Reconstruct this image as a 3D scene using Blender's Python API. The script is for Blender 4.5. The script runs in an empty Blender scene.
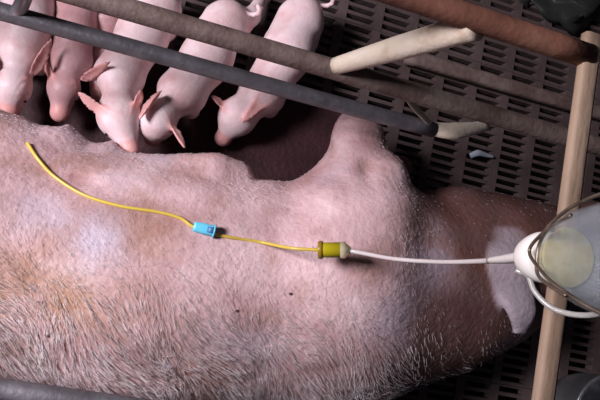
import bpy, bmesh, math, random
import numpy as np
from mathutils import Vector, Matrix
from mathutils.bvhtree import BVHTree

scene = bpy.context.scene
COL = scene.collection
random.seed(7)
rng = np.random.default_rng(7)

# ------------------------------------------------------------------ camera
F_PX = 560.0
CAM = np.array([0.0, 0.0, 1.5])
_a, _b, _c = 0.0902, -0.2399, 0.2260
_Rx = np.array([[1, 0, 0], [0, math.cos(_a), -math.sin(_a)], [0, math.sin(_a), math.cos(_a)]])
_Ry = np.array([[math.cos(_b), 0, math.sin(_b)], [0, 1, 0], [-math.sin(_b), 0, math.cos(_b)]])
_Rz = np.array([[math.cos(_c), -math.sin(_c), 0], [math.sin(_c), math.cos(_c), 0], [0, 0, 1]])
R = _Rz @ _Rx @ _Ry
cam_data = bpy.data.cameras.new('camera')
cam_data.sensor_width = 36.0
cam_data.lens = F_PX / 600.0 * 36.0
cam_data.clip_start = 0.02
cam = bpy.data.objects.new('camera', cam_data)
M4 = Matrix.Identity(4)
for i in range(3):
    for j in range(3):
        M4[i][j] = float(R[i, j])
    M4[i][3] = float(CAM[i])
cam.matrix_world = M4
COL.objects.link(cam)
scene.camera = cam

# ------------------------------------------------------------------ world, lights, exposure
world = bpy.data.worlds.new('barn_ambient')
scene.world = world
world.use_nodes = True
world.node_tree.nodes['Background'].inputs[0].default_value = (0.75, 0.72, 1.0, 1)
world.node_tree.nodes['Background'].inputs[1].default_value = 0.022


def area_light(name, loc, target, sx, sy, power, color, spread=180):
    d = bpy.data.lights.new(name, 'AREA')
    d.shape = 'RECTANGLE'
    d.size, d.size_y = sx, sy
    d.energy = power
    d.color = color
    d.spread = math.radians(spread)
    o = bpy.data.objects.new(name, d)
    o.location = loc
    o.rotation_euler = (Vector(target) - Vector(loc)).to_track_quat('-Z', 'Y').to_euler()
    COL.objects.link(o)
    return o


# daylight coming through the barn window to the left of the crate
area_light('window_daylight', (-1.72, 0.26, 1.98), (0.1, 0.1, 0.35), 0.7, 0.6, 43, (1.0, 0.91, 0.99), 130)

vs = scene.view_settings
vs.view_transform = 'Standard'
vs.look = 'None'
vs.gamma = 1.0
vs.use_curve_mapping = False
vs.exposure = 0.25


# ------------------------------------------------------------------ pixel helpers
def ray(px, py):
    return R @ np.array([(px - 300) / F_PX, (200 - py) / F_PX, -1.0])


def at(px, py, z):
    d = ray(px, py)
    return CAM + d * ((z - CAM[2]) / d[2])


# ------------------------------------------------------------------ materials
def mat(name, stops, scale=8.0, rough=0.6, metal=0.0, bump=0.0, bscale=60.0, detail=6.0,
        sss=0.0, spec=0.5, trans=0.0, ior=1.45, stretch=None, extra=None):
    m = bpy.data.materials.new(name)
    m.use_nodes = True
    nt = m.node_tree
    b = nt.nodes['Principled BSDF']
    tc = nt.nodes.new('ShaderNodeTexCoord')
    mp = nt.nodes.new('ShaderNodeMapping')
    nt.links.new(tc.outputs['Object'], mp.inputs[0])
    if stretch:
        mp.inputs['Scale'].default_value = stretch
    n = nt.nodes.new('ShaderNodeTexNoise')
    n.inputs['Scale'].default_value = scale
    n.inputs['Detail'].default_value = detail
    n.inputs['Roughness'].default_value = 0.6
    nt.links.new(mp.outputs[0], n.inputs['Vector'])
    r = nt.nodes.new('ShaderNodeValToRGB')
    el = r.color_ramp.elements
    while len(el) < len(stops):
        el.new(0.5)
    for e, (p, c) in zip(el, stops):
        e.position = p
        e.color = (*c, 1)
    nt.links.new(n.outputs['Fac'], r.inputs[0])
    out = r.outputs[0]
    if extra:
        out = extra(nt, out, tc)
    nt.links.new(out, b.inputs['Base Color'])
    b.inputs['Roughness'].default_value = rough
    b.inputs['Metallic'].default_value = metal
    b.inputs['Specular IOR Level'].default_value = spec
    b.inputs['IOR'].default_value = ior
    if trans:
        b.inputs['Transmission Weight'].default_value = trans
    if sss:
        b.inputs['Subsurface Weight'].default_value = sss
        b.inputs['Subsurface Radius'].default_value = (0.012, 0.005, 0.004)
        b.inputs['Subsurface Scale'].default_value = 1.0
    if bump:
        n2 = nt.nodes.new('ShaderNodeTexNoise')
        n2.inputs['Scale'].default_value = bscale
        n2.inputs['Detail'].default_value = 5
        nt.links.new(mp.outputs[0], n2.inputs['Vector'])
        bp = nt.nodes.new('ShaderNodeBump')
        bp.inputs['Strength'].default_value = bump
        bp.inputs['Distance'].default_value = 0.01
        nt.links.new(n2.outputs['Fac'], bp.inputs['Height'])
        nt.links.new(bp.outputs[0], b.inputs['Normal'])
    return m


def tint_by_attribute(attr, color, strength=1.0):
    def f(nt, out, tc):
        a = nt.nodes.new('ShaderNodeAttribute')
        a.attribute_name = attr
        mu = nt.nodes.new('ShaderNodeMath')
        mu.operation = 'MULTIPLY'
        mu.inputs[1].default_value = strength
        nt.links.new(a.outputs['Fac'], mu.inputs[0])
        mx = nt.nodes.new('ShaderNodeMix')
        mx.data_type = 'RGBA'
        nt.links.new(mu.outputs[0], mx.inputs['Factor'])
        nt.links.new(out, mx.inputs['A'])
        mx.inputs['B'].default_value = (*color, 1)
        return mx.outputs['Result']
    return f


def sow_skin_extra(nt, out, tc):
    # brown manure stains along the back, dirt plus painted shade on the neck, lavender-grey scurf patches and painted highlights on the flank
    def patch(cur, scale, lo, hi, color, amount, off):
        mp = nt.nodes.new('ShaderNodeMapping')
        mp.inputs['Location'].default_value = off
        nt.links.new(tc.outputs['Object'], mp.inputs[0])
        n = nt.nodes.new('ShaderNodeTexNoise')
        n.inputs['Scale'].default_value = scale
        n.inputs['Detail'].default_value = 7
        n.inputs['Roughness'].default_value = 0.65
        nt.links.new(mp.outputs[0], n.inputs['Vector'])
        mr = nt.nodes.new('ShaderNodeMapRange')
        mr.inputs['From Min'].default_value = lo
        mr.inputs['From Max'].default_value = hi
        mr.inputs['To Max'].default_value = amount
        nt.links.new(n.outputs['Fac'], mr.inputs[0])
        mx = nt.nodes.new('ShaderNodeMix')
        mx.data_type = 'RGBA'
        nt.links.new(mr.outputs[0], mx.inputs['Factor'])
        nt.links.new(cur, mx.inputs['A'])
        mx.inputs['B'].default_value = (*color, 1)
        return mx.outputs['Result']
    out = patch(out, 4.0, 0.48, 0.62, (0.42, 0.34, 0.39), 0.85, (0.3, 0.1, 0))
    out = patch(out, 5.0, 0.50, 0.64, (0.30, 0.15, 0.10), 0.7, (2.7, 1.3, 0))
    out = patch(out, 22.0, 0.60, 0.75, (0.22, 0.12, 0.11), 0.6, (5.1, 0.2, 0))
    for an, colr in (('tan', (0.40, 0.22, 0.13)), ('scurf', (0.50, 0.43, 0.50)), ('rosy_light', (0.76, 0.55, 0.575))):
        a = nt.nodes.new('ShaderNodeAttribute')
        a.attribute_name = an
        mx = nt.nodes.new('ShaderNodeMix')
        mx.data_type = 'RGBA'
        nt.links.new(a.outputs['Fac'], mx.inputs['Factor'])
        nt.links.new(out, mx.inputs['A'])
        mx.inputs['B'].default_value = (*colr, 1)
        out = mx.outputs['Result']
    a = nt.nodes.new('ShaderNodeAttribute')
    a.attribute_name = 'soil_shade'
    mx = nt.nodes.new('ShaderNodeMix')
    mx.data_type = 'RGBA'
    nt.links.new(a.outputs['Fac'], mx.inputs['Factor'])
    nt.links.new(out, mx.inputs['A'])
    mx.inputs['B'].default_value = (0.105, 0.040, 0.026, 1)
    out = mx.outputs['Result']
    a = nt.nodes.new('ShaderNodeAttribute')
    a.attribute_name = 'ear'
    mx = nt.nodes.new('ShaderNodeMix')
    mx.data_type = 'RGBA'
    nt.links.new(a.outputs['Fac'], mx.inputs['Factor'])
    nt.links.new(out, mx.inputs['A'])
    mx.inputs['B'].default_value = (0.40, 0.36, 0.40, 1)
    return mx.outputs['Result']


M_SOW = mat('sow_skin', [(0.32, (0.40, 0.23, 0.23)), (0.5, (0.57, 0.38, 0.38)), (0.68, (0.72, 0.54, 0.545))],
            scale=7, rough=0.5, bump=0.35, bscale=70, sss=0.08, spec=0.35, extra=sow_skin_extra)
M_PIG = mat('piglet_skin', [(0.3, (0.62, 0.38, 0.38)), (0.55, (0.82, 0.655, 0.67)), (0.8, (0.88, 0.77, 0.785))],
            scale=11, rough=0.45, bump=0.12, bscale=120, sss=0.15, spec=0.4,
            extra=tint_by_attribute('ear', (0.72, 0.33, 0.30), 0.8))
M_PIG_SHADED = mat('shaded_piglet_skin', [(0.3, (0.40, 0.21, 0.21)), (0.55, (0.54, 0.34, 0.345)), (0.8, (0.64, 0.45, 0.46))],  # darker copy of the piglet skin, shade of the neighbours put into the colour
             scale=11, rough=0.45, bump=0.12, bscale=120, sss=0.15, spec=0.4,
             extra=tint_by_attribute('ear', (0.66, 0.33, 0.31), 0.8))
M_BRISTLE = mat('bristle_hair', [(0.35, (0.50, 0.38, 0.36)), (0.5, (0.72, 0.63, 0.63)), (0.65, (0.88, 0.82, 0.83))], scale=14, rough=0.4)
M_EYE = mat('eye_dark', [(0.3, (0.01, 0.006, 0.006)), (0.7, (0.03, 0.015, 0.012))], rough=0.15)
M_HOOF = mat('hoof_horn', [(0.3, (0.30, 0.2, 0.17)), (0.7, (0.45, 0.34, 0.30))], scale=30, rough=0.5)
M_GALV = mat('galvanised_pipe', [(0.3, (0.08, 0.075, 0.085)), (0.55, (0.15, 0.145, 0.16)), (0.8, (0.25, 0.24, 0.26))],
             scale=14, rough=0.55, metal=0.3, bump=0.2, bscale=90)
M_DIRTY = mat('dusty_pipe', [(0.3, (0.08, 0.048, 0.04)), (0.5, (0.16, 0.115, 0.10)), (0.75, (0.26, 0.21, 0.185))],
              scale=11, rough=0.7, metal=0.1, bump=0.3, bscale=80)
M_RUST = mat('rusty_pipe', [(0.3, (0.10, 0.038, 0.025)), (0.55, (0.20, 0.085, 0.055)), (0.8, (0.30, 0.17, 0.11))],
             scale=10, rough=0.75, metal=0.1, bump=0.15, bscale=90)
M_TAN = mat('tan_bar', [(0.3, (0.22, 0.15, 0.10)), (0.55, (0.32, 0.23, 0.16)), (0.8, (0.39, 0.29, 0.21))],
            scale=9, rough=0.7, bump=0.2, bscale=70, stretch=(1, 0.4, 1))
M_CREAM = mat('cream_brace', [(0.25, (0.40, 0.29, 0.20)), (0.45, (0.66, 0.57, 0.45)), (0.8, (0.76, 0.70, 0.60))],
              scale=16, rough=0.65, bump=0.2, bscale=80)
M_FLOOR = mat('slat_plastic', [(0.3, (0.055, 0.035, 0.034)), (0.6, (0.105, 0.076, 0.073)), (0.85, (0.15, 0.11, 0.10))],
              scale=5, rough=0.65, bump=0.2, bscale=60)
M_PIT = mat('slurry_pit', [(0.3, (0.012, 0.008, 0.007)), (0.7, (0.022, 0.015, 0.013))], rough=0.6)
M_YTUBE = mat('yellow_tube', [(0.3, (0.58, 0.42, 0.06)), (0.7, (0.68, 0.52, 0.10))], rough=0.3, sss=0.1)
M_YCONN = mat('yellow_connector', [(0.3, (0.42, 0.35, 0.008)), (0.7, (0.52, 0.44, 0.02))], rough=0.2)
M_COLLAR = mat('clear_collar', [(0.3, (0.62, 0.60, 0.34)), (0.7, (0.80, 0.78, 0.55))], scale=40, rough=0.1, trans=0.6, ior=1.2)
M_YDARK = mat('amber_rim', [(0.3, (0.22, 0.13, 0.01)), (0.7, (0.30, 0.19, 0.02))], rough=0.3)
M_BLUE = mat('blue_clamp', [(0.3, (0.10, 0.52, 0.72)), (0.7, (0.16, 0.62, 0.80))], rough=0.35)
M_NAVY = mat('blue_wheel', [(0.3, (0.03, 0.14, 0.30)), (0.7, (0.06, 0.20, 0.38))], rough=0.4)
M_WTUBE = mat('milky_tube', [(0.3, (0.60, 0.57, 0.55)), (0.7, (0.70, 0.67, 0.65))], rough=0.3, sss=0.1, trans=0.15)
M_VENT = mat('vent_tube_clear', [(0.3, (0.42, 0.42, 0.39)), (0.7, (0.54, 0.54, 0.50))], rough=0.2, trans=0.45)
M_CAP = mat('white_cap', [(0.3, (0.60, 0.59, 0.55)), (0.7, (0.70, 0.69, 0.65))], rough=0.4, sss=0.1)
M_BOTTLE = mat('clear_plastic', [(0.35, (0.45, 0.52, 0.58)), (0.65, (0.88, 0.92, 0.95))], rough=0.12, trans=0.6, ior=1.25,
               bump=0.4, bscale=24)
M_BOTTLE.node_tree.nodes['Principled BSDF'].inputs['Alpha'].default_value = 0.26
M_LIQUID = mat('yellow_liquid', [(0.35, (0.62, 0.54, 0.12)), (0.55, (0.80, 0.76, 0.34)), (0.72, (0.48, 0.33, 0.05))], scale=55, rough=0.1, trans=0.3, ior=1.33, sss=0.2)
M_WIRE = mat('rusty_wire', [(0.35, (0.07, 0.05, 0.035)), (0.6, (0.20, 0.16, 0.12)), (0.8, (0.42, 0.38, 0.33))],
             scale=60, rough=0.4, metal=0.7)
M_STEEL = mat('trough_steel', [(0.3, (0.25, 0.26, 0.27)), (0.7, (0.42, 0.43, 0.44))], scale=12, rough=0.35, metal=0.8)
M_SHEET = mat('black_plastic', [(0.3, (0.014, 0.016, 0.015)), (0.7, (0.030, 0.033, 0.031))], rough=0.4, bump=0.2, bscale=30)
M_SHADE = mat('maroon_shade', [(0.3, (0.026, 0.007, 0.010)), (0.7, (0.048, 0.014, 0.018))], scale=14, rough=0.7, bump=0.3, bscale=80)  # shade between piglets and udder as a surface colour
M_SCRAP = mat('pale_scrap', [(0.3, (0.30, 0.34, 0.42)), (0.7, (0.45, 0.48, 0.56))], rough=0.5)
M_WALL = mat('barn_wall', [(0.3, (0.16, 0.145, 0.135)), (0.7, (0.26, 0.24, 0.225))], scale=3, rough=0.85, bump=0.2, bscale=30)
M_SCAB = mat('scab', [(0.3, (0.05, 0.025, 0.03)), (0.7, (0.09, 0.05, 0.05))], rough=0.7)


# ------------------------------------------------------------------ object helpers
def link(name, me, m, parent=None, smooth=True):
    o = bpy.data.objects.new(name, me)
    if m is not None and len(me.materials) == 0:
        me.materials.append(m)
    COL.objects.link(o)
    if parent is not None:
        o.parent = parent
        o.matrix_parent_inverse = Matrix.Translation(-Vector(parent.location))
    if smooth:
        me.polygons.foreach_set('use_smooth', [True] * len(me.polygons))
    return o


def mesh_obj(name, verts, faces, m, parent=None, smooth=True):
    me = bpy.data.meshes.new(name)
    me.from_pydata([tuple(map(float, v)) for v in verts], [], [tuple(map(int, f)) for f in faces])
    me.update()
    return link(name, me, m, parent, smooth)


def empty(name, loc):
    o = bpy.data.objects.new(name, None)
    o.location = [float(v) for v in loc]
    o.empty_display_size = 0.05
    COL.objects.link(o)
    return o


def tag(o, label, cat, group=None):
    o['label'] = label
    o['category'] = cat
    if group:
        o['group'] = group
    return o


def catmull(pts, n=8):
    P = [np.array(p, float) for p in pts]
    if len(P) == 2:
        return [P[0] + (P[1] - P[0]) * t for t in np.linspace(0, 1, 4)]
    P = [2 * P[0] - P[1]] + P + [2 * P[-1] - P[-2]]
    out = []
    for i in range(1, len(P) - 2):
        for k in range(n):
            t = k / n
            a, b, c, d = P[i - 1], P[i], P[i + 1], P[i + 2]
            out.append(0.5 * (2 * b + (c - a) * t + (2 * a - 5 * b + 4 * c - d) * t * t + (3 * b - a - 3 * c + d) * t ** 3))
    out.append(P[-2])
    return out


def sweep(pts, radii, sides=12, flat=(1, 1), squareness=None):
    """closed tube along a polyline; flat scales the two cross axes"""
    P = [np.array(p, float) for p in pts]
    n = len(P)
    if np.isscalar(radii):
        radii = [radii] * n
    else:
        radii = np.interp(np.linspace(0, 1, n), np.linspace(0, 1, len(radii)), radii)
    T = [(P[min(i + 1, n - 1)] - P[max(i - 1, 0)]) for i in range(n)]
    T = [t / np.linalg.norm(t) for t in T]
    up = np.array([0, 0, 1.0]) if abs(T[0][2]) < 0.9 else np.array([1.0, 0, 0])
    u = np.cross(up, T[0]); u /= np.linalg.norm(u)
    V, Fc = [], []
    for i in range(n):
        u = u - T[i] * (u @ T[i]); u /= np.linalg.norm(u)
        w = np.cross(T[i], u)
        for k in range(sides):
            a = 2 * math.pi * (k + 0.5) / sides
            ca, sa = math.cos(a), math.sin(a)
            if squareness:
                q = (abs(ca) ** squareness + abs(sa) ** squareness) ** (-1 / squareness)
                ca, sa = ca * q, sa * q
            V.append(P[i] + radii[i] * (u * ca * flat[0] + w * sa * flat[1]))
    for i in range(n - 1):
        for k in range(sides):
            a, b = i * sides + k, i * sides + (k + 1) % sides
            Fc.append((a, b, b + sides, a + sides))
    Fc.append(tuple(range(sides - 1, -1, -1)))
    Fc.append(tuple(range((n - 1) * sides, n * sides)))
    return V, Fc


def tube(name, pts, r, m, parent=None, n=8, sides=12, flat=(1, 1), sq=None):
    V, Fc = sweep(catmull(pts, n), r, sides, flat, sq)
    return mesh_obj(name, V, Fc, m, parent)


def lathe(name, prof, base, axis, m, parent=None, sides=32, close=True):
    axis = np.array(axis, float); axis /= np.linalg.norm(axis)
    u = np.cross(axis, [0, 0, 1.0] if abs(axis[2]) < 0.9 else [1.0, 0, 0]); u /= np.linalg.norm(u)
    w = np.cross(axis, u)
    V, Fc = [], []
    for (r, h) in prof:
        for k in range(sides):
            a = 2 * math.pi * k / sides
            V.append(np.array(base) + axis * h + r * (u * math.cos(a) + w * math.sin(a)))
    for i in range(len(prof) - 1):
        for k in range(sides):
            a, b = i * sides + k, i * sides + (k + 1) % sides
            Fc.append((a, b, b + sides, a + sides))
    if close:
        Fc.append(tuple(range(sides - 1, -1, -1)))
        Fc.append(tuple(range((len(prof) - 1) * sides, len(prof) * sides)))
    return mesh_obj(name, V, Fc, m, parent)


# ------------------------------------------------------------------ implicit body modelling
def smin(a, b, k):
    h = np.maximum(k - np.abs(a - b), 0) / k
    return np.minimum(a, b) - h * h * k * 0.25


def cap(p, a, b, ra, rb, s=None, zc=0.0):
    a, b = np.array(a, np.float32), np.array(b, np.float32)
    if s:
        p = p.copy(); p[..., 2] = (p[..., 2] - zc) / s + zc
        a = a.copy(); b = b.copy()
        a[2] = (a[2] - zc) / s + zc; b[2] = (b[2] - zc) / s + zc
    ba = b - a
    t = np.clip(((p - a) @ ba) / (ba @ ba), 0, 1)
    d = np.linalg.norm(p - a - t[..., None] * ba, axis=-1) - (ra + (rb - ra) * t)
    return d * (s if s else 1.0)


def ell(p, c, r, axes=None):
    q = p - np.array(c, np.float32)
    if axes is not None:
        q = q @ np.array(axes, np.float32).T
    r = np.array(r, np.float32)
    k0 = np.linalg.norm(q / r, axis=-1)
    k1 = np.linalg.norm(q / (r * r), axis=-1) + 1e-9
    return k0 * (k0 - 1) / k1


def frame(long, normal):
    l = np.array(long, float); l /= np.linalg.norm(l)
    n = np.array(normal, float); n -= l * (n @ l); n /= np.linalg.norm(n)
    return np.array([l, np.cross(n, l), n])


def ear_sdf(p, base, tip, normal, width, thick):
    """leaf-shaped cupped ear"""
    base, tip = np.array(base, float), np.array(tip, float)
    A = frame(tip - base, normal)
    L = np.linalg.norm(tip - base)
    q = (p - ((base + tip) / 2).astype(np.float32)) @ A.T.astype(np.float32)
    t = np.clip(q[..., 0] / L + 0.5, 0, 1)
    # taper the width towards the tip by widening the coordinate
    wfac = 0.35 + 0.65 * np.sqrt(np.clip(1 - t, 0.02, 1))
    q2 = q.copy()
    q2[..., 1] = q[..., 1] / wfac
    q2[..., 2] = q[..., 2] - (q[..., 1] ** 2) * (0.55 / width)   # cupped
    d = ell(q2, (0, 0, 0), (L * 0.56, width, thick))
    return d * 0.7


def sow_ear_sdf(p):
    """large drooping leaf-shaped ear: broad rooted base, pointed tip curling over"""
    base, tip = EARC_B, EARC_T
    A = frame(tip - base, (0.10, -0.10, 1.0))
    L = np.linalg.norm(tip - base)
    q = (p - base.astype(np.float32)) @ A.T.astype(np.float32)
    t = np.clip(q[..., 0] / L, -0.2, 1.1)
    half = 0.066 * np.clip(1.02 - t, 0.03, 1) ** 0.62 * (0.80 + 0.35 * np.clip(t, 0, 0.35) / 0.35)
    yv = q[..., 1] + 0.012 * np.sin(4.2 * t)
    crown = 0.034 * np.sin(np.pi * np.clip(t, 0, 1)) + 0.010 * np.sin(9 * t)
    zz = q[..., 2] - crown + (yv ** 2) * 3.0 - 0.006 * np.sin(45 * yv) * np.clip(t, 0, 1) * np.clip(1.6 - 2 * t, 0, 1)
    ex = np.maximum(np.maximum(np.abs(yv) - half, 0), np.maximum(np.maximum(-q[..., 0] - 0.02, q[..., 0] - L), 0))
    return (np.sqrt(ex ** 2 + zz ** 2) - 0.0105) * 0.6


def nets(fn, lo, hi, h):
    lo = np.array(lo, float); hi = np.array(hi, float)
    dims = np.ceil((hi - lo) / h).astype(int) + 1
    ax = [lo[i] + h * np.arange(dims[i]) for i in range(3)]
    G = np.stack(np.meshgrid(*ax, indexing='ij'), -1).astype(np.float32)
    Fv = fn(G).astype(np.float32)
    ins = Fv < 0
    c = [(i, j, k) for i in (0, 1) for j in (0, 1) for k in (0, 1)]
    nx, ny, nz = dims - 1
    cnt = np.zeros((nx, ny, nz), np.int8)
    for (i, j, k) in c:
        cnt += ins[i:i + nx, j:j + ny, k:k + nz]
    act = (cnt > 0) & (cnt < 8)
    I = np.argwhere(act)
    idx = -np.ones(act.shape, np.int64)
    idx[act] = np.arange(len(I))
    acc = np.zeros((len(I), 3)); num = np.zeros(len(I))
    for p0 in c:
        for axn in range(3):
            if p0[axn] == 1:
                continue
            p1 = list(p0); p1[axn] = 1
            f0 = Fv[I[:, 0] + p0[0], I[:, 1] + p0[1], I[:, 2] + p0[2]]
            f1 = Fv[I[:, 0] + p1[0], I[:, 1] + p1[1], I[:, 2] + p1[2]]
            m = (f0 < 0) != (f1 < 0)
            t = np.where(m, f0 / np.where(m, f0 - f1, 1), 0)
            pt = np.tile(np.array(p0, float), (len(I), 1)); pt[:, axn] += t
            acc[m] += pt[m]; num[m] += 1
    V = lo + h * (I + acc / num[:, None])
    faces = []
    for axn in range(3):
        o1, o2 = [(1, 2), (2, 0), (0, 1)][axn]
        s0 = [slice(None)] * 3; s1 = [slice(None)] * 3
        s0[axn] = slice(0, -1); s1[axn] = slice(1, None)
        A, B = ins[tuple(s0)], ins[tuple(s1)]
        E = np.argwhere(A != B)
        ok = (E[:, o1] > 0) & (E[:, o2] > 0) & (E[:, o1] < dims[o1] - 1) & (E[:, o2] < dims[o2] - 1)
        E = E[ok]
        sgn = A[tuple(E.T)]
        q = []
        for (da, db) in ((0, 0), (-1, 0), (-1, -1), (0, -1)):
            C = E.copy(); C[:, o1] += da; C[:, o2] += db
            q.append(idx[tuple(C.T)])
        Q = np.stack(q, 1)
        Q[~sgn] = Q[~sgn][:, ::-1]
        faces.append(Q)
    Fq = np.concatenate(faces)
    # pull the vertices onto the surface
    for _ in range(2):
        P = V.astype(np.float32)
        e = h * 0.3
        f0 = fn(P)
        g = np.stack([fn(P + np.eye(3, dtype=np.float32)[i] * e) - fn(P - np.eye(3, dtype=np.float32)[i] * e) for i in range(3)], -1) / (2 * e)
        st = f0[:, None] * g / (np.sum(g * g, -1, keepdims=True) + 1e-6)
        ln = np.linalg.norm(st, axis=-1, keepdims=True)
        V = V - st * np.minimum(1, 0.6 * h / (ln + 1e-9)) * 0.8
    return V, Fq


def body_mesh(name, fn, lo, hi, h, m, attrs=None, parent=None):
    V, Fq = nets(fn, lo, hi, h)
    me = bpy.data.meshes.new(name)
    me.vertices.add(len(V)); me.vertices.foreach_set('co', V.astype(np.float32).ravel())
    me.loops.add(len(Fq) * 4); me.loops.foreach_set('vertex_index', Fq.astype(np.int32).ravel())
    me.polygons.add(len(Fq)); me.polygons.foreach_set('loop_start', np.arange(0, len(Fq) * 4, 4, dtype=np.int32))
    me.update(calc_edges=True)
    me.validate()
    if attrs:
        for k, fa in attrs.items():
            at_ = me.attributes.new(k, 'FLOAT', 'POINT')
            at_.data.foreach_set('value', fa(V.astype(np.float32)).astype(np.float32))
    return link(name, me, m, parent), V, Fq


def sstep(a, b, x):
    t = np.clip((x - a) / (b - a), 0, 1)
    return t * t * (3 - 2 * t)


# ================================================================== THE SETTING
# slatted plastic floor panels over a slurry pit
PX, PY = 0.112, 0.0258
COLS, ROWS = 4, 18
pw, pl = COLS * PX, ROWS * PY + 0.006
V, Fc = [], []


def add_box(V, Fc, x0, x1, y0, y1, z0, z1):
    b = len(V)
    V += [(x0, y0, z0), (x1, y0, z0), (x1, y1, z0), (x0, y1, z0), (x0, y0, z1), (x1, y0, z1), (x1, y1, z1), (x0, y1, z1)]
    Fc += [tuple(b + i for i in f) for f in ((3, 2, 1, 0), (4, 5, 6, 7), (0, 1, 5, 4), (1, 2, 6, 5), (2, 3, 7, 6), (3, 0, 4, 7))]


pit = mesh_obj('floor', [(-2.4, -2.0, -0.3), (2.6, -2.0, -0.3), (2.6, 2.6, -0.3), (-2.4, 2.6, -0.3)], [(0, 1, 2, 3)], M_PIT, smooth=False)
pit['kind'] = 'structure'
for c in range(COLS):
    x0 = c * PX
    add_box(V, Fc, x0 + 0.0007, x0 + 0.028, 0.0007, pl - 0.0007, -0.03, 0)
    x1 = min(x0 + PX, pw - 0.0007)
    for r in range(ROWS + 1):
        y = r * PY
        add_box(V, Fc, x0 + 0.028, x1, max(y, 0.0007), min(y + 0.0105, pl - 0.0007), -0.025, -0.0012)
panel_mesh = bpy.data.meshes.new('slatted_panel')
panel_mesh.from_pydata(V, [], Fc)
panel_mesh.materials.append(M_FLOOR)
ox = at(376, 30, 0)[0] - 0.0125
oy = at(376, 30, 0)[1]
for i in range(-6, 5):
    for j in range(-6, 4):
        o = bpy.data.objects.new('slatted_panel', panel_mesh)
        o.location = (ox + i * pw, oy + j * pl, 0)
        COL.objects.link(o)
        o.parent = pit

for nm, b in (('wall_left', (-2.5, -2.4, -2.0, 2.6, -0.3, 2.7)), ('wall_back', (-2.5, 2.6, 2.6, 2.7, -0.3, 2.7))):
    V, Fc = [], []
    add_box(V, Fc, *b)
    mesh_obj(nm, V, Fc, M_WALL, smooth=False)['kind'] = 'structure'

# ================================================================== FARROWING CRATE
YF, Z1, Z2, Z3 = 0.367, 0.417, 0.593, 0.883
XC = 0.484
crate = empty('farrowing_crate', (0.0, YF, 0.0))
tag(crate, 'farrowing crate of grey, brown and rusty metal rails around the sow', 'crate')
rail1 = tube('lower_rail', [(-1.25, YF, Z1), (0.0, YF, Z1), at(434, 130, Z1)], 0.0165, M_GALV, crate)
rail1['label'] = 'grey galvanised lower rail above the piglets'
e0, e1, e2 = at(432, 129, Z1), at(455, 131, Z1 + 0.01), at(487, 126, Z1 - 0.02)
tube('rail_end', [e0, e1, e2], [0.0155, 0.019, 0.012], M_CREAM, crate, flat=(1, 0.6))['label'] = 'pale flattened end of the grey rail'
tube('middle_rail', [(-1.25, YF, Z2), (0.4, YF, Z2), (1.45, YF, Z2)], 0.0180, M_DIRTY, crate)['label'] = 'brown dusty middle rail'
tube('top_rail', [(-1.25, YF, Z3), (0.0, YF, Z3), (XC + 0.0, YF, Z3)], 0.0165, M_RUST, crate)['label'] = 'rusty top rail'
pa, pb = at(336, 66, Z2 + 0.01), at(476, 26, Z3 - 0.004)
tube('diagonal_brace', [pa, (pa + pb) / 2, pb], [0.0150, 0.0185, 0.0195], M_CREAM, crate)['label'] = 'cream diagonal brace with worn spots'
tube('thin_brace', [at(401, 82, Z2 - 0.014), at(410, 101, Z1 + 0.09), at(430, 124, Z1 + 0.012)], [0.0075, 0.009, 0.007], M_CREAM, crate, flat=(1, 0.5))
tube('corner_brace', [at(17, 14, Z1), at(22, 4, Z1 + 0.04), at(31, -16, Z2)], [0.014, 0.013, 0.011], M_STEEL, crate)
cb0 = np.array([XC, YF + 0.03, Z3 + 0.001]); cb1 = np.array([XC, -0.36, Z3 + 0.001])
tube('crossbar', [cb0, (cb0 + cb1) / 2, cb1], 0.0128, M_TAN, crate, sides=16, sq=6, flat=(1, 0.6))['label'] = 'tan flat crossbar over the sow head'
YN, ZN = at(0, 389, 0.5)[1], 0.5
yn2 = at(105, 407, 0.5)
p0 = at(0, 389, 0.5)
dirn = np.array([1.0, 0, 0])
tube('back_rail', [(-1.25, YN, ZN), (0.0, YN, ZN), (1.45, YN, ZN)], 0.017, M_GALV, crate)
tube('back_top_rail', [(-1.25, -0.345, Z3), (0.0, -0.345, Z3), (XC, -0.345, Z3)], 0.0165, M_RUST, crate)
for X in (-1.25, 1.45):
    tube('post', [(X, YF, 0.0), (X, YF, 0.45), (X, YF, Z2 if X > 0 else Z3)], 0.017, M_DIRTY, crate)
    tube('post', [(X, YN, 0.0), (X, YN, 0.3), (X, YN, ZN)], 0.017, M_DIRTY, crate)
tube('post', [(-1.25, YN, ZN), (-1.25, -0.3, 0.7), (-1.25, -0.345, Z3)], 0.017, M_DIRTY, crate)
tube('post', [(XC, -0.345, Z3), (XC, -0.34, 0.7), (XC, YN, ZN)], 0.014, M_DIRTY, crate)

# dim steel bar lying on the slats behind the crate
b0, b1 = at(405, 56, 0.03), at(600, 113, 0.03)
bar = tube('floor_bar', [b0, (b0 + b1) / 2, b1 + (b1 - b0) * 0.5], 0.021, M_DIRTY, None, sides=16, sq=5, flat=(1, 0.7))
tag(bar, 'dim brown steel bar lying on the slatted floor behind the crate', 'bar')

# ================================================================== SOW
S = 0.70
ZC = 0.192
EARC_B = at(507, 242, 0.268)
EARC_T = at(515, 330, 0.300)
KNEE = at(360, 128, 0.22)


def P3(x, y, z):
    return (x, y, z)


udder_px = [(12, 154, .20, .070), (60, 157, .20, .064), (105, 167, .20, .050), ]
DENTS = [(at(369, 170, .33), (.022, .035), .014), (at(345, 178, .33), (.05, .02), .006), (at(418, 235, .34), (.05, .15), .006),
         (at(60, 175, .36), (.16, .025), .006), (at(150, 205, .37), (.18, .03), .006), (at(300, 195, .36), (.035, .07), .006)]
UDD = [(at(x, y, z), r) for x, y, z, r in udder_px]


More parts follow.
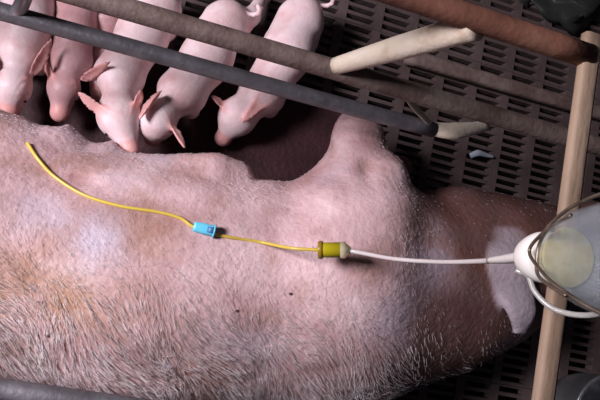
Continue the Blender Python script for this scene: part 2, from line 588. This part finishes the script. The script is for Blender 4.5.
def sow_fn(p, parts=False):
    k = 0.10
    d = cap(p, (-0.95, -0.10, ZC), (-0.48, -0.085, ZC), 0.225, 0.285, S, ZC)
    d = smin(d, cap(p, (-0.48, -0.085, ZC), (0.0, -0.085, ZC), 0.285, 0.258, S, ZC), k)
    d = smin(d, cap(p, (0.0, -0.085, ZC), (0.42, -0.015, ZC), 0.258, 0.250, 0.74, ZC), k)
    d = smin(d, cap(p, (0.42, 0.0, ZC), (0.68, 0.055, 0.155), 0.245, 0.212, 0.72, 0.17), 0.08)
    # shoulder muscle
    d = smin(d, ell(p, (0.40, 0.06, 0.25), (0.17, 0.17, 0.155)), 0.06)
    # neck, skull, jowl, snout
    d = smin(d, cap(p, (0.66, 0.055, 0.15), (0.86, 0.10, 0.14), 0.20, 0.175, 0.74, 0.14), 0.08)
    d = smin(d, cap(p, (0.76, 0.22, 0.11), (0.95, 0.24, 0.10), 0.11, 0.10), 0.08)
    d = smin(d, cap(p, (0.90, 0.18, 0.135), (1.15, 0.30, 0.105), 0.125, 0.072), 0.07)
    d = smin(d, cap(p, (1.15, 0.30, 0.105), (1.185, 0.317, 0.102), 0.075, 0.078), 0.02)
    # front leg folded at the knee
    K = KNEE
    d = smin(d, cap(p, (0.435, 0.20, 0.225), (K[0], K[1] - 0.03, K[2]), 0.125, 0.060), 0.09)
    d = smin(d, cap(p, (K[0], K[1] - 0.03, K[2]), (K[0], K[1], K[2] - 0.02), 0.055, 0.05), 0.03)
    d = smin(d, cap(p, (K[0] + 0.01, K[1], K[2] - 0.03), (0.50, 0.33, 0.06), 0.048, 0.036), 0.03)
    # elbow fold
    e = at(392, 176, 0.30)
    d = smin(d, ell(p, (e[0], e[1], 0.27), (0.045, 0.05, 0.05)), 0.03)
    # second front leg under the body
    d = smin(d, cap(p, (0.50, 0.2, 0.08), (0.58, 0.36, 0.05), 0.07, 0.036), 0.05)
    # ham and hind legs
    d = smin(d, cap(p, (-0.82, -0.02, 0.22), (-0.72, 0.24, 0.20), 0.19, 0.10), 0.09)
    d = smin(d, cap(p, (-0.72, 0.24, 0.20), (-0.90, 0.46, 0.14), 0.075, 0.042), 0.05)
    d = smin(d, cap(p, (-0.90, 0.46, 0.14), (-0.80, 0.60, 0.05), 0.040, 0.035), 0.03)
    # swollen udder: upper row
    for c, r in UDD:
        d = smin(d, ell(p, c, (r * 1.05, r, r * 1.1)), 0.022)
        d = smin(d, cap(p, c + np.array([0, r * 0.8, 0.01]), c + np.array([0, r + 0.004, -0.006]), 0.011, 0.009), 0.014)
        d = smin(d, ell(p, c + np.array([0.03, 0.0, -0.11]), (r, r * 1.0, r * 0.9)), 0.035)
    d = smin(d, cap(p, at(136, 179, .21), at(176, 176, .235), 0.040, 0.043), 0.03)
    d = smin(d, cap(p, at(190, 174, .24), at(208, 173, .245), 0.045, 0.044), 0.016)
    d = smin(d, cap(p, at(219, 173, .24), at(236, 177, .23), 0.043, 0.038), 0.016)
    for (cx, cy, cz), (sx_, sy_), a_ in DENTS:
        d = d + a_ * np.exp(-((p[..., 0] - cx) / sx_) ** 2 - ((p[..., 1] - cy) / sy_) ** 2) * (p[..., 2] > 0.12)
    # crease behind the knee
    d = smin(d, sow_ear_sdf(p), 0.012)
    # lower ear on the far side of the head
    return d


def sow_ear(p):
    return 0.8 - 0.8 * sstep(0.0, 0.010, sow_ear_sdf(p))


def sow_soil_shade(p):  # neck brown: dirt with the shoulder's shade mixed in
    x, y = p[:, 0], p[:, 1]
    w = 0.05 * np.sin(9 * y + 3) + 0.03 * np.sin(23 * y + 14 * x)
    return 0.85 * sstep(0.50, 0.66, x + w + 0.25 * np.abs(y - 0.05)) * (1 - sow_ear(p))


def spots(lst):
    def f(p):
        x, y = p[:, 0], p[:, 1]
        o = np.zeros(len(p))
        wob = 1 + 0.35 * np.sin(38 * x + 21 * y) * np.sin(29 * y - 13 * x) + 0.25 * np.sin(83 * x - 40 * y) * np.sin(71 * y + 30 * x)
        for (px_, py_, rx, ry, amp) in lst:
            c = at(px_, py_, 0.36)
            o = np.maximum(o, amp * np.exp(-((x - c[0]) / rx) ** 2 - ((y - c[1]) / ry) ** 2) * wob)
        return np.clip(o, 0, 0.95)
    return f


sow = empty('sow', (0.0, -0.03, 0.0))
tag(sow, 'large pink bristly sow lying on her side in the crate', 'pig')
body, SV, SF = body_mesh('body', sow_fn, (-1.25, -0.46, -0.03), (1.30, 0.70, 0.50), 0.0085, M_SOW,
                         {'soil_shade': sow_soil_shade, 'ear': sow_ear,
                          'tan': spots([(55, 295, .16, .08, .75), (150, 240, .05, .05, .5), (20, 350, .05, .05, .5), (165, 320, .08, .03, .4)]),
                          'scurf': spots([(100, 240, .06, .06, .8), (45, 215, .10, .04, .6), (240, 345, .12, .05, .5), (380, 330, .08, .10, .4)]),
                          'rosy_light': spots([(265, 190, .09, .07, .8), (290, 275, .12, .06, .7), (20, 130, .07, .04, .6), (370, 205, .08, .07, .6), (190, 190, .08, .03, .5)])}, sow)  # last list: highlights on flank and shoulder painted as brighter skin
bvh = BVHTree.FromPolygons([tuple(v) for v in SV.tolist()], SF.tolist())


def on_sow(px, py, lift=0.0):
    d = Vector(ray(px, py)).normalized()
    hit, nrm, _, _ = bvh.ray_cast(Vector(CAM), d)
    if hit is None:
        return at(px, py, 0.3)
    if nrm.dot(d) > 0:
        nrm = -nrm
    return np.array(hit + nrm * lift)


# bristles ----------------------------------------------------------
A, B, C = SV[SF[:, 0]], SV[SF[:, 1]], SV[SF[:, 2]]
fc = SV[SF].mean(1)
fn_ = np.cross(B - A, SV[SF[:, 3]] - A)
area = np.linalg.norm(fn_, axis=1)
fn_ = fn_ / (area[:, None] + 1e-12)
if (fn_[:, 2] * (fc[:, 2] - 0.2)).mean() < 0:
    fn_ = -fn_
w = area * (fn_[:, 2] > -0.1) * (fc[:, 0] > -0.75) * (fc[:, 0] < 1.0)
# longest and densest along the back
w = w * (0.35 + 0.9 * sstep(0.10, -0.25, fc[:, 1]))
w = w * (1 - 0.9 * sstep(0.48, 0.64, fc[:, 0]))
w[sow_ear(fc.astype(np.float32)) > 0.3] = 0
NH = 22000
pick = rng.choice(len(w), NH, p=w / w.sum())
HV = np.zeros((NH, 7, 3)); HF = []
uu = rng.random((NH, 2))
base = SV[SF[pick, 0]] * (1 - uu[:, :1]) * (1 - uu[:, 1:]) + SV[SF[pick, 1]] * uu[:, :1] * (1 - uu[:, 1:]) + \
    SV[SF[pick, 2]] * uu[:, :1] * uu[:, 1:] + SV[SF[pick, 3]] * (1 - uu[:, :1]) * uu[:, 1:]
N = fn_[pick]
img_dir = np.stack([np.full(NH, 0.62), np.full(NH, -0.62), np.zeros(NH)], 1)
clump = np.stack([0.35 * np.sin(base[:, 0] * 31 + base[:, 1] * 17), 0.35 * np.cos(base[:, 1] * 27 - base[:, 0] * 12), 0 * base[:, 0]], 1)
D = img_dir + clump + rng.normal(0, 0.16, (NH, 3))
D -= N * np.sum(D * N, 1, keepdims=True)
D /= np.linalg.norm(D, axis=1, keepdims=True)
backness = sstep(0.05, -0.25, base[:, 1])[:, None]
L = (0.010 + 0.026 * backness) * (0.6 + 0.8 * rng.random((NH, 1)))
rad = 0.00030 + 0.00022 * backness
W = np.cross(N, D)
base = base - N * 0.001
mid = base + D * L * 0.55 + N * L * 0.20
tip = base + D * L + N * L * 0.22
for k, ang in enumerate((0, 2.094, 4.189)):
    off = (W * math.cos(ang) + N * math.sin(ang)) * rad
    HV[:, k] = base + off
    HV[:, 3 + k] = mid + off * 0.8
HV[:, 6] = tip
fidx = np.array([(0, 1, 4), (0, 4, 3), (1, 2, 5), (1, 5, 4), (2, 0, 3), (2, 3, 5), (3, 4, 6), (4, 5, 6), (5, 3, 6)])
HFa = (fidx[None] + 7 * np.arange(NH)[:, None, None]).reshape(-1, 3)
me = bpy.data.meshes.new('bristles')
hv = HV.reshape(-1, 3)
me.vertices.add(len(hv)); me.vertices.foreach_set('co', hv.astype(np.float32).ravel())
me.loops.add(len(HFa) * 3); me.loops.foreach_set('vertex_index', HFa.astype(np.int32).ravel())
me.polygons.add(len(HFa)); me.polygons.foreach_set('loop_start', np.arange(0, len(HFa) * 3, 3, dtype=np.int32))
me.update(calc_edges=True)
br = link('bristles', me, M_BRISTLE, sow)
br['kind'] = 'stuff'

# sow eye and small scabs on the flank
def blob(name, c, r, m, parent, sc=(1, 1, 1)):
    bm = bmesh.new()
    bmesh.ops.create_icosphere(bm, subdivisions=2, radius=r)
    for v in bm.verts:
        v.co = Vector((v.co.x * sc[0] + c[0], v.co.y * sc[1] + c[1], v.co.z * sc[2] + c[2]))
    me = bpy.data.meshes.new(name); bm.to_mesh(me); bm.free()
    return link(name, me, m, parent)


eh = bvh.ray_cast(Vector((0.965, 0.155, 0.6)), Vector((0, 0, -1)))[0]
blob('eye', eh, 0.013, M_EYE, sow, (1.2, 1, 0.5))
for (x, y) in ((237, 311), (48, 336), (291, 294)):
    blob('scab', on_sow(x, y), 0.0032, M_SCAB, sow, (1.5, 1.0, 0.6))
for sx in (-1, 1):
    blob('nostril', (1.262, 0.352 + 0.0 * sx, 0.102 + 0.027 * sx), 0.011, M_EYE, sow, (0.6, 0.6, 1))
hb = (0.50, 0.33, 0.045)
lathe('hoof', [(0.036, 0.0), (0.040, 0.02), (0.034, 0.05)], (0.515, 0.318, 0.072), (0.35, -0.3, -0.9), M_HOOF, sow, 16)

# ================================================================== PIGLETS
def piglet(label, px, ears, r_body, r_head, skin=None, tail=None, hind=None):
    """px: rump, loin, shoulder, skull, nose given as (x, y, z); ears: list of (base, tip, normal)"""
    P = [at(*q) for q in px]
    rump, loin, sh, sk, nose = P
    ear_list = [(at(*b), at(*t), n, wd) for b, t, n, wd in ears]
    root = empty('piglet', (loin[0], loin[1], 0.0))
    tag(root, label, 'piglet', 'piglets suckling in a row at the udder')
    ax = sh - rump; ax[2] = 0; ax /= np.linalg.norm(ax)
    side = np.array([-ax[1], ax[0], 0])
    nd = (nose - sk); nl = np.linalg.norm(nd); nd = nd / nl

    legs = []
    for s in (-1, 1):
        hp = rump + ax * 0.02 + side * s * r_body * 0.42
        kn = rump + ax * 0.045 + side * s * r_body * 0.70 + np.array([0, 0, -0.02])
        ft = rump - ax * 0.015 + side * s * r_body * 0.66; ft[2] = 0.016
        if hind and s in hind:
            ft = at(*hind[s]); kn = (hp + ft) / 2 + side * s * 0.012
        kn[2] = max(kn[2], 0.04)
        legs.append((hp, kn, ft, 0.036, 0.022, 0.0135))
        hp = sh + side * s * r_body * 0.5 + np.array([0, 0, -0.015])
        kn = sh + ax * 0.015 + side * s * r_body * 0.62; kn[2] = sh[2] * 0.55
        ft = sh - ax * 0.03 + side * s * r_body * 0.55; ft[2] = 0.015
        legs.append((hp, kn, ft, 0.028, 0.018, 0.0125))

    rb = r_body

    def fn(p):
        d = cap(p, rump, loin, rb * 0.86, rb * 1.0)
        d = smin(d, cap(p, loin, sh, rb * 1.0, rb * 0.92), 0.03)
        d = smin(d, cap(p, sh, sk, rb * 0.66, r_head * 0.74), 0.022)
        d = smin(d, ell(p, sk, (r_head,) * 3), 0.02)
        # cheeks and tapering snout
        d = smin(d, cap(p, sk + nd * r_head * 0.35, nose - nd * 0.012, r_head * 0.74, 0.0225), 0.02)
        d = smin(d, cap(p, nose - nd * 0.008, nose, 0.0205, 0.0225), 0.006)
        for (a, b, c, ra, rb_, rc) in legs:
            d = smin(d, cap(p, a, b, ra, rb_), 0.025)
            d = smin(d, cap(p, b, c, rb_, rc), 0.015)
        for (b, t, n, wd) in ear_list:
            d = smin(d, ear_sdf(p, b, t, n, wd, 0.0042), 0.012)
        # curled tail
        td = -ax
        if tail:
            td = at(*tail[1], .1) - at(*tail[0], .1); td = td / np.linalg.norm(td)
        t0 = rump + td * rb * 0.80 + np.array([0, 0, rb * 0.35])
        prev = t0
        for i in range(1, 7):
            a = i * 0.9
            q = t0 + td * (0.008 * i) + side * 0.014 * math.sin(a) + np.array([0, 0, 0.012 * (1 - math.cos(a))])
            d = smin(d, cap(p, prev, q, 0.0055, 0.005), 0.005)
            prev = q
        return d

    def ear_attr(p):
        e = np.full(len(p), 9.0)
        for (b, t, n, wd) in ear_list:
            e = np.minimum(e, ear_sdf(p, b, t, n, wd, 0.0042))
        e = np.minimum(e, np.linalg.norm(p - nose, axis=1) - 0.024)
        for l in legs:
            e = np.minimum(e, np.linalg.norm(p - l[2], axis=1) - 0.012)
        return 1 - sstep(0.0, 0.012, e)

    allp = np.array(P + [e[0] for e in ear_list] + [e[1] for e in ear_list] + [l[2] for l in legs] + [l[1] for l in legs])
    lo = allp.min(0) - rb - 0.035; hi = allp.max(0) + rb + 0.03
    lo[2] = -0.01
    b, PV, PF = body_mesh('body', fn, lo, hi, 0.0042, skin or M_PIG, {'ear': ear_attr}, root)
    upv = np.array([0, 0, 1.0])
    lat = np.cross(nd, upv); lat /= np.linalg.norm(lat)
    top = np.cross(lat, nd)
    bv = BVHTree.FromPolygons([tuple(v) for v in PV.tolist()], PF.tolist())
    for s in (-1, 1):
        o = sk + nd * r_head * 0.75
        dr = Vector(lat * s * 0.96 + top * 0.22).normalized()
        hit = bv.ray_cast(Vector(o), dr)[0]
        if hit is not None:
            blob('eye', hit, 0.0040, M_EYE, root)
        hit = bv.ray_cast(Vector(nose + nd * 0.06 + lat * s * 0.008), Vector(-nd))[0]
        if hit is not None:
            blob('nostril', hit, 0.0026, M_EYE, root)
    return root


UP = (0, 0, 1)
piglet('brightly lit piglet at the far left edge of the row',
       [(30, -14, .095), (27, 20, .10), (21, 52, .105), (13, 86, .11), (9, 112, .10)],
       [((32, 74, .14), (51, 40, .165), (0.7, -0.3, .7), .017), ((-6, 72, .14), (-14, 50, .16), (-.5, 0, .8), .017)], .055, .040)
piglet('dim piglet second from the left, thin ear held out to the right',
       [(78, -2, .075), (75, 30, .08), (70, 58, .085), (64, 88, .09), (60, 113, .085)],
       [((82, 80, .13), (109, 62, .205), (.2, -.6, .7), .015), ((52, 76, .11), (46, 62, .13), (-.5, 0, .8), .013)], .044, .036, M_PIG_SHADED)
piglet('mostly hidden piglet between the dim one and the long one',
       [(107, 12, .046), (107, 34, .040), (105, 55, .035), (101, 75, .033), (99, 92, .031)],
       [((107, 74, .052), (109, 62, .066), (.3, -.4, .7), .010), ((96, 73, .052), (96, 62, .066), (-.3, -.4, .7), .010)], .032, .029, M_PIG_SHADED)
piglet('long bright piglet, third head, snout pressed down onto the udder',
       [(160, 4, .10), (143, 34, .11), (119, 75, .13), (119, 116, .17), (130, 150, .18)],
       [((103, 112, .20), (78, 92, .215), (-.2, -.5, .8), .016), ((136, 106, .20), (141, 90, .22), (.4, .3, .8), .014)], .058, .050)
piglet('piglet with both pink ears spread, lying diagonally under the rails',
       [(228, 20, .10), (207, 58, .11), (182, 92, .125), (156, 121, .16), (153, 137, .125)],
       [((160, 92, .20), (139, 119, .225), (-.85, .1, .5), .019), ((172, 126, .185), (185, 148, .20), (.6, .2, .7), .013)], .060, .046, tail=((228, 20), (252, 16)), hind={1: (262, -3, .04)})
piglet('shadowed piglet nearest the sow front leg, rump lit beyond the rails',
       [(303, 16, .115), (288, 52, .11), (262, 94, .085), (238, 116, .080), (223, 138, .045)],
       [((260, 104, .115), (243, 122, .14), (.3, .4, .8), .014), ((222, 106, .10), (212, 96, .12), (-.5, .4, .7), .014)], .062, .050, M_PIG,
       tail=((303, 16), (330, 4)), hind={-1: (264, 68, .03)})

# dark sheet added on the slats to deepen the shade between the piglets
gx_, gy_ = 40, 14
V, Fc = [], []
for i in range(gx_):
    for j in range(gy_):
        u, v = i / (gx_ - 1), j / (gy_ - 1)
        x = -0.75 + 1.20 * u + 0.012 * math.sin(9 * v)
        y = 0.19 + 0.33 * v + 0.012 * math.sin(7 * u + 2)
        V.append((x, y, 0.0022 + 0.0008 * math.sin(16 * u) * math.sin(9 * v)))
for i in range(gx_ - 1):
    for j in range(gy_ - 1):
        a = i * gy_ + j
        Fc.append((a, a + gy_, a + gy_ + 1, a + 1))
mt = mesh_obj('shade_sheet', V, Fc, M_SHADE)
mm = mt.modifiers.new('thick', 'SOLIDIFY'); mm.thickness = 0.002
tag(mt, 'dark maroon sheet added to deepen the shade under the piglets', 'shade sheet')

# ================================================================== DRIP SET
NECK = CAM + ray(524, 257) * 0.45          # underside of the bottle cap
bottle = empty('drip_bottle', NECK)
tag(bottle, 'clear plastic drip bottle with white cap hanging neck down at right', 'bottle')
UPV = np.array([0.0, 0.0, 1.0])
lathe('cap', [(0.004, -0.006), (0.0068, -0.005), (0.0075, 0.0), (0.0105, 0.002), (0.0150, 0.008), (0.0180, 0.016), (0.0195, 0.022), (0.0197, 0.029), (0.0175, 0.032)],
      NECK, UPV, M_CAP, bottle)
prof = [(0.0145, 0.024), (0.0145, 0.036), (0.018, 0.041), (0.027, 0.054), (0.034, 0.070), (0.0375, 0.088), (0.0385, 0.11),
        (0.0375, 0.125), (0.0385, 0.14), (0.0385, 0.19), (0.037, 0.200), (0.031, 0.206), (0.006, 0.203)]
prof = prof + [(max(r - 0.0011, 0.004), h - (0.0011 if h > 0.19 else 0.0)) for r, h in prof[::-1]]
lathe('bottle_wall', prof + [prof[0]], NECK, UPV, M_BOTTLE, bottle, 40, close=False)
bw = bottle.children[-1] if False else [c for c in bottle.children if c.name.startswith('bottle_wall')][0]
for v in bw.data.vertices:                      # the thin plastic is dented and crumpled
    h = v.co.z - NECK[2]
    a = math.atan2(v.co.y - NECK[1], v.co.x - NECK[0])
    k = 1 + min(1.0, max(0.0, (h - 0.05) / 0.03)) * 0.045 * math.sin(3 * a + 60 * h) * math.sin(5 * a - 35 * h + 1)
    v.co.x = NECK[0] + (v.co.x - NECK[0]) * k
    v.co.y = NECK[1] + (v.co.y - NECK[1]) * k
lathe('liquid', [(0.0125, 0.0265), (0.0125, 0.036), (0.0165, 0.043), (0.0195, 0.0475), (0.0215, 0.0512), (0.0205, 0.0516)], NECK, UPV, M_LIQUID, bottle, 32)
lathe('hanging_lug', [(0.004, 0.203), (0.005, 0.214), (0.003, 0.220)], NECK, UPV, M_CAP, bottle, 12)

line = empty('drip_line', on_sow(203, 231))
tag(line, 'yellow and clear drip tube with blue clamp running over the sow', 'tube')
ypts = [on_sow(x, y, 0.003) for x, y in ((27, 144), (38, 160), (55, 178), (84, 196), (120, 207), (158, 213), (180, 219), (192, 227), (203, 231),
                                         (225, 237), (262, 243))]
CON0, CON1 = at(318, 250, 0.455), at(346, 250, 0.475)
ypts += [at(290, 248, 0.432), CON0]
tube('yellow_tube', ypts, 0.0034, M_YTUBE, line, n=6, sides=10)
dcon = CON1 - CON0
Lc = np.linalg.norm(dcon)
lathe('connector', [(0.004, -0.004), (0.006, 0.0), (0.0155, 0.002), (0.0165, 0.006), (0.0148, 0.010), (0.0152, Lc * 0.80), (0.0120, Lc * 0.82), (0.0060, Lc * 0.84)], CON0, dcon, M_YCONN, line, 24)
lathe('connector_collar', [(0.0120, Lc * 0.80), (0.0160, Lc * 0.81), (0.0162, Lc * 0.98), (0.0120, Lc * 1.02), (0.0055, Lc + 0.010)], CON0, dcon, M_COLLAR, line, 24)
lathe('connector_rim', [(0.0168, 0.001), (0.0178, 0.003), (0.0178, 0.008), (0.0160, 0.010)], CON0, dcon, M_YDARK, line, 24)
tube('clear_tube', [CON1, at(362, 253, 0.50), at(395, 259, 0.60), at(440, 262, 0.75), at(485, 261, 0.93), NECK - UPV * 0.004],
     [0.0042, 0.0040, 0.0036, 0.0034, 0.0032, 0.0032], M_WTUBE, line, n=8, sides=12)
tube('tube_spigot', [at(489, 260.5, 0.95), at(506, 259, 1.03), NECK - UPV * 0.003], [0.0034, 0.0044, 0.0046], M_CAP, line, n=6)
# blue roller clamp
ca, cb_ = on_sow(193, 228, 0.007), on_sow(213, 233, 0.009)
tube('clamp_body', [ca, (ca + cb_) / 2, cb_], [0.0085, 0.0100, 0.0092], M_BLUE, line, n=4, sides=16, sq=5, flat=(1.1, 0.8))
dc = cb_ - ca; dc /= np.linalg.norm(dc)
lathe('clamp_wheel', [(0.0075, -0.006), (0.0085, -0.004), (0.0085, 0.004), (0.0075, 0.006)],
      cb_ + np.array([0, 0, 0.006]) - dc * 0.006, np.cross(dc, UPV), M_NAVY, line, 16)
lathe('clamp_flange', [(0.008, 0.0), (0.014, 0.001), (0.014, 0.004), (0.008, 0.005)], cb_ - dc * 0.002, dc, M_BLUE, line, 16)
# vent tube looping out of the cap and up beside the bottle
depth = lambda x, y, t: CAM + ray(x, y) * t
tube('vent_tube', [NECK + np.array([-0.006, -0.012, 0.001]), depth(528, 276, .44), depth(535, 292, .435), depth(552, 308, .425), depth(578, 315, .41),
                   depth(605, 312, .39), depth(640, 295, .355)], 0.0022, M_VENT, line, n=8, sides=10)

# wire sling round the neck
wire = empty('wire_hanger', NECK + UPV * 0.035)
tag(wire, 'rusty wire sling twisted around the neck of the drip bottle', 'wire')
bl = lambda x, y, z: NECK + np.array([x, y, z + 0.006])
tube('wire_strand', [bl(0.040, 0.034, 0.25), bl(0.000, 0.047, 0.18), bl(-0.022, 0.039, 0.115), bl(-0.029, 0.028, 0.078), bl(-0.0245, 0.013, 0.047), bl(-0.0215, 0.001, 0.030),
                     bl(-0.0245, -0.012, 0.047), bl(-0.029, -0.026, 0.078), bl(-0.022, -0.039, 0.115), bl(0.000, -0.047, 0.18), bl(0.040, -0.034, 0.25), bl(0.044, -0.006, 0.30),
                     bl(0.045, 0.0, 0.42)], 0.0013, M_WIRE, wire, n=8, sides=8)
tube('wire_strand', [bl(-0.030, 0.022, 0.080), bl(-0.0265, 0.015, 0.055), bl(-0.0225, 0.006, 0.042), bl(-0.0215, -0.004, 0.040), bl(-0.0225, -0.016, 0.044), bl(-0.026, -0.023, 0.060),
                     bl(-0.029, -0.030, 0.084)], 0.0013, M_WIRE, wire, n=8, sides=8)
tube('wire_strand', [bl(0.036, 0.034, 0.24), bl(0.042, 0.006, 0.30), bl(0.045, 0.0, 0.42), bl(0.05, 0.0, 0.80)], 0.0014, M_WIRE, wire, n=6, sides=8)

# ================================================================== FEED TROUGH AND BLACK SHEET
tc = at(612, 420, 0.16)
tr = empty('feed_trough', (tc[0], tc[1], 0))
tag(tr, 'steel feed trough with curved rim at the bottom right corner', 'trough')
lathe('bowl', [(0.06, 0.0), (0.09, 0.004), (0.105, 0.05), (0.118, 0.15), (0.126, 0.158), (0.122, 0.164), (0.112, 0.155), (0.095, 0.05), (0.06, 0.015), (0.002, 0.012)],
      (tc[0], tc[1], 0.001), UPV, M_STEEL, tr, 40)

gx, gy = 26, 20
V, Fc = [], []
c0, c1, c2 = at(520, -45, 0.0), at(690, -30, 0.0), at(612, 28, 0.0)
for i in range(gx):
    for j in range(gy):
        u, v = i / (gx - 1), j / (gy - 1)
        p = c0 + (c1 - c0) * u + (c2 - (c0 + c1) / 2) * v * (0.75 + 0.25 * math.sin(3 * u + .5))
        z = 0.012 + 0.022 * (1 + math.sin(13 * u + 5 * v + 2 * math.sin(4 * v))) * (0.4 + 0.6 * math.sin(math.pi * min(1, max(0, v)))) \
            + 0.012 * math.sin(27 * u * v + 9 * v) ** 2
        edge = min(1.0, 6 * min(u, 1 - u, v + 0.02, 1.02 - v))
        p = p + np.array([0.03 * math.sin(17 * v + 2), 0.03 * math.sin(15 * u + 1) + 0.015 * math.sin(40 * u), 0])
        V.append((p[0], p[1], 0.004 + z * (0.1 + 0.9 * edge)))
for i in range(gx - 1):
    for j in range(gy - 1):
        a = i * gy + j
        Fc.append((a, a + gy, a + gy + 1, a + 1))
sh = mesh_obj('plastic_sheet', V, Fc, M_SHEET)
sm = sh.modifiers.new('thick', 'SOLIDIFY'); sm.thickness = 0.003
tag(sh, 'crumpled black plastic sheet on the slats in the top right corner', 'sheet')

# pale scrap caught on the slats behind the neck
sp = [at(470, 156, 0.010), at(478, 153, 0.020), at(486, 155, 0.014), at(494, 157, 0.010)]
tag(tube('plastic_scrap', sp, [0.008, 0.010, 0.007, 0.003], M_SCRAP, None, n=5, sides=10, flat=(1, 0.35)),
    'small pale bluish scrap on the dark slats behind the sow neck', 'scrap')
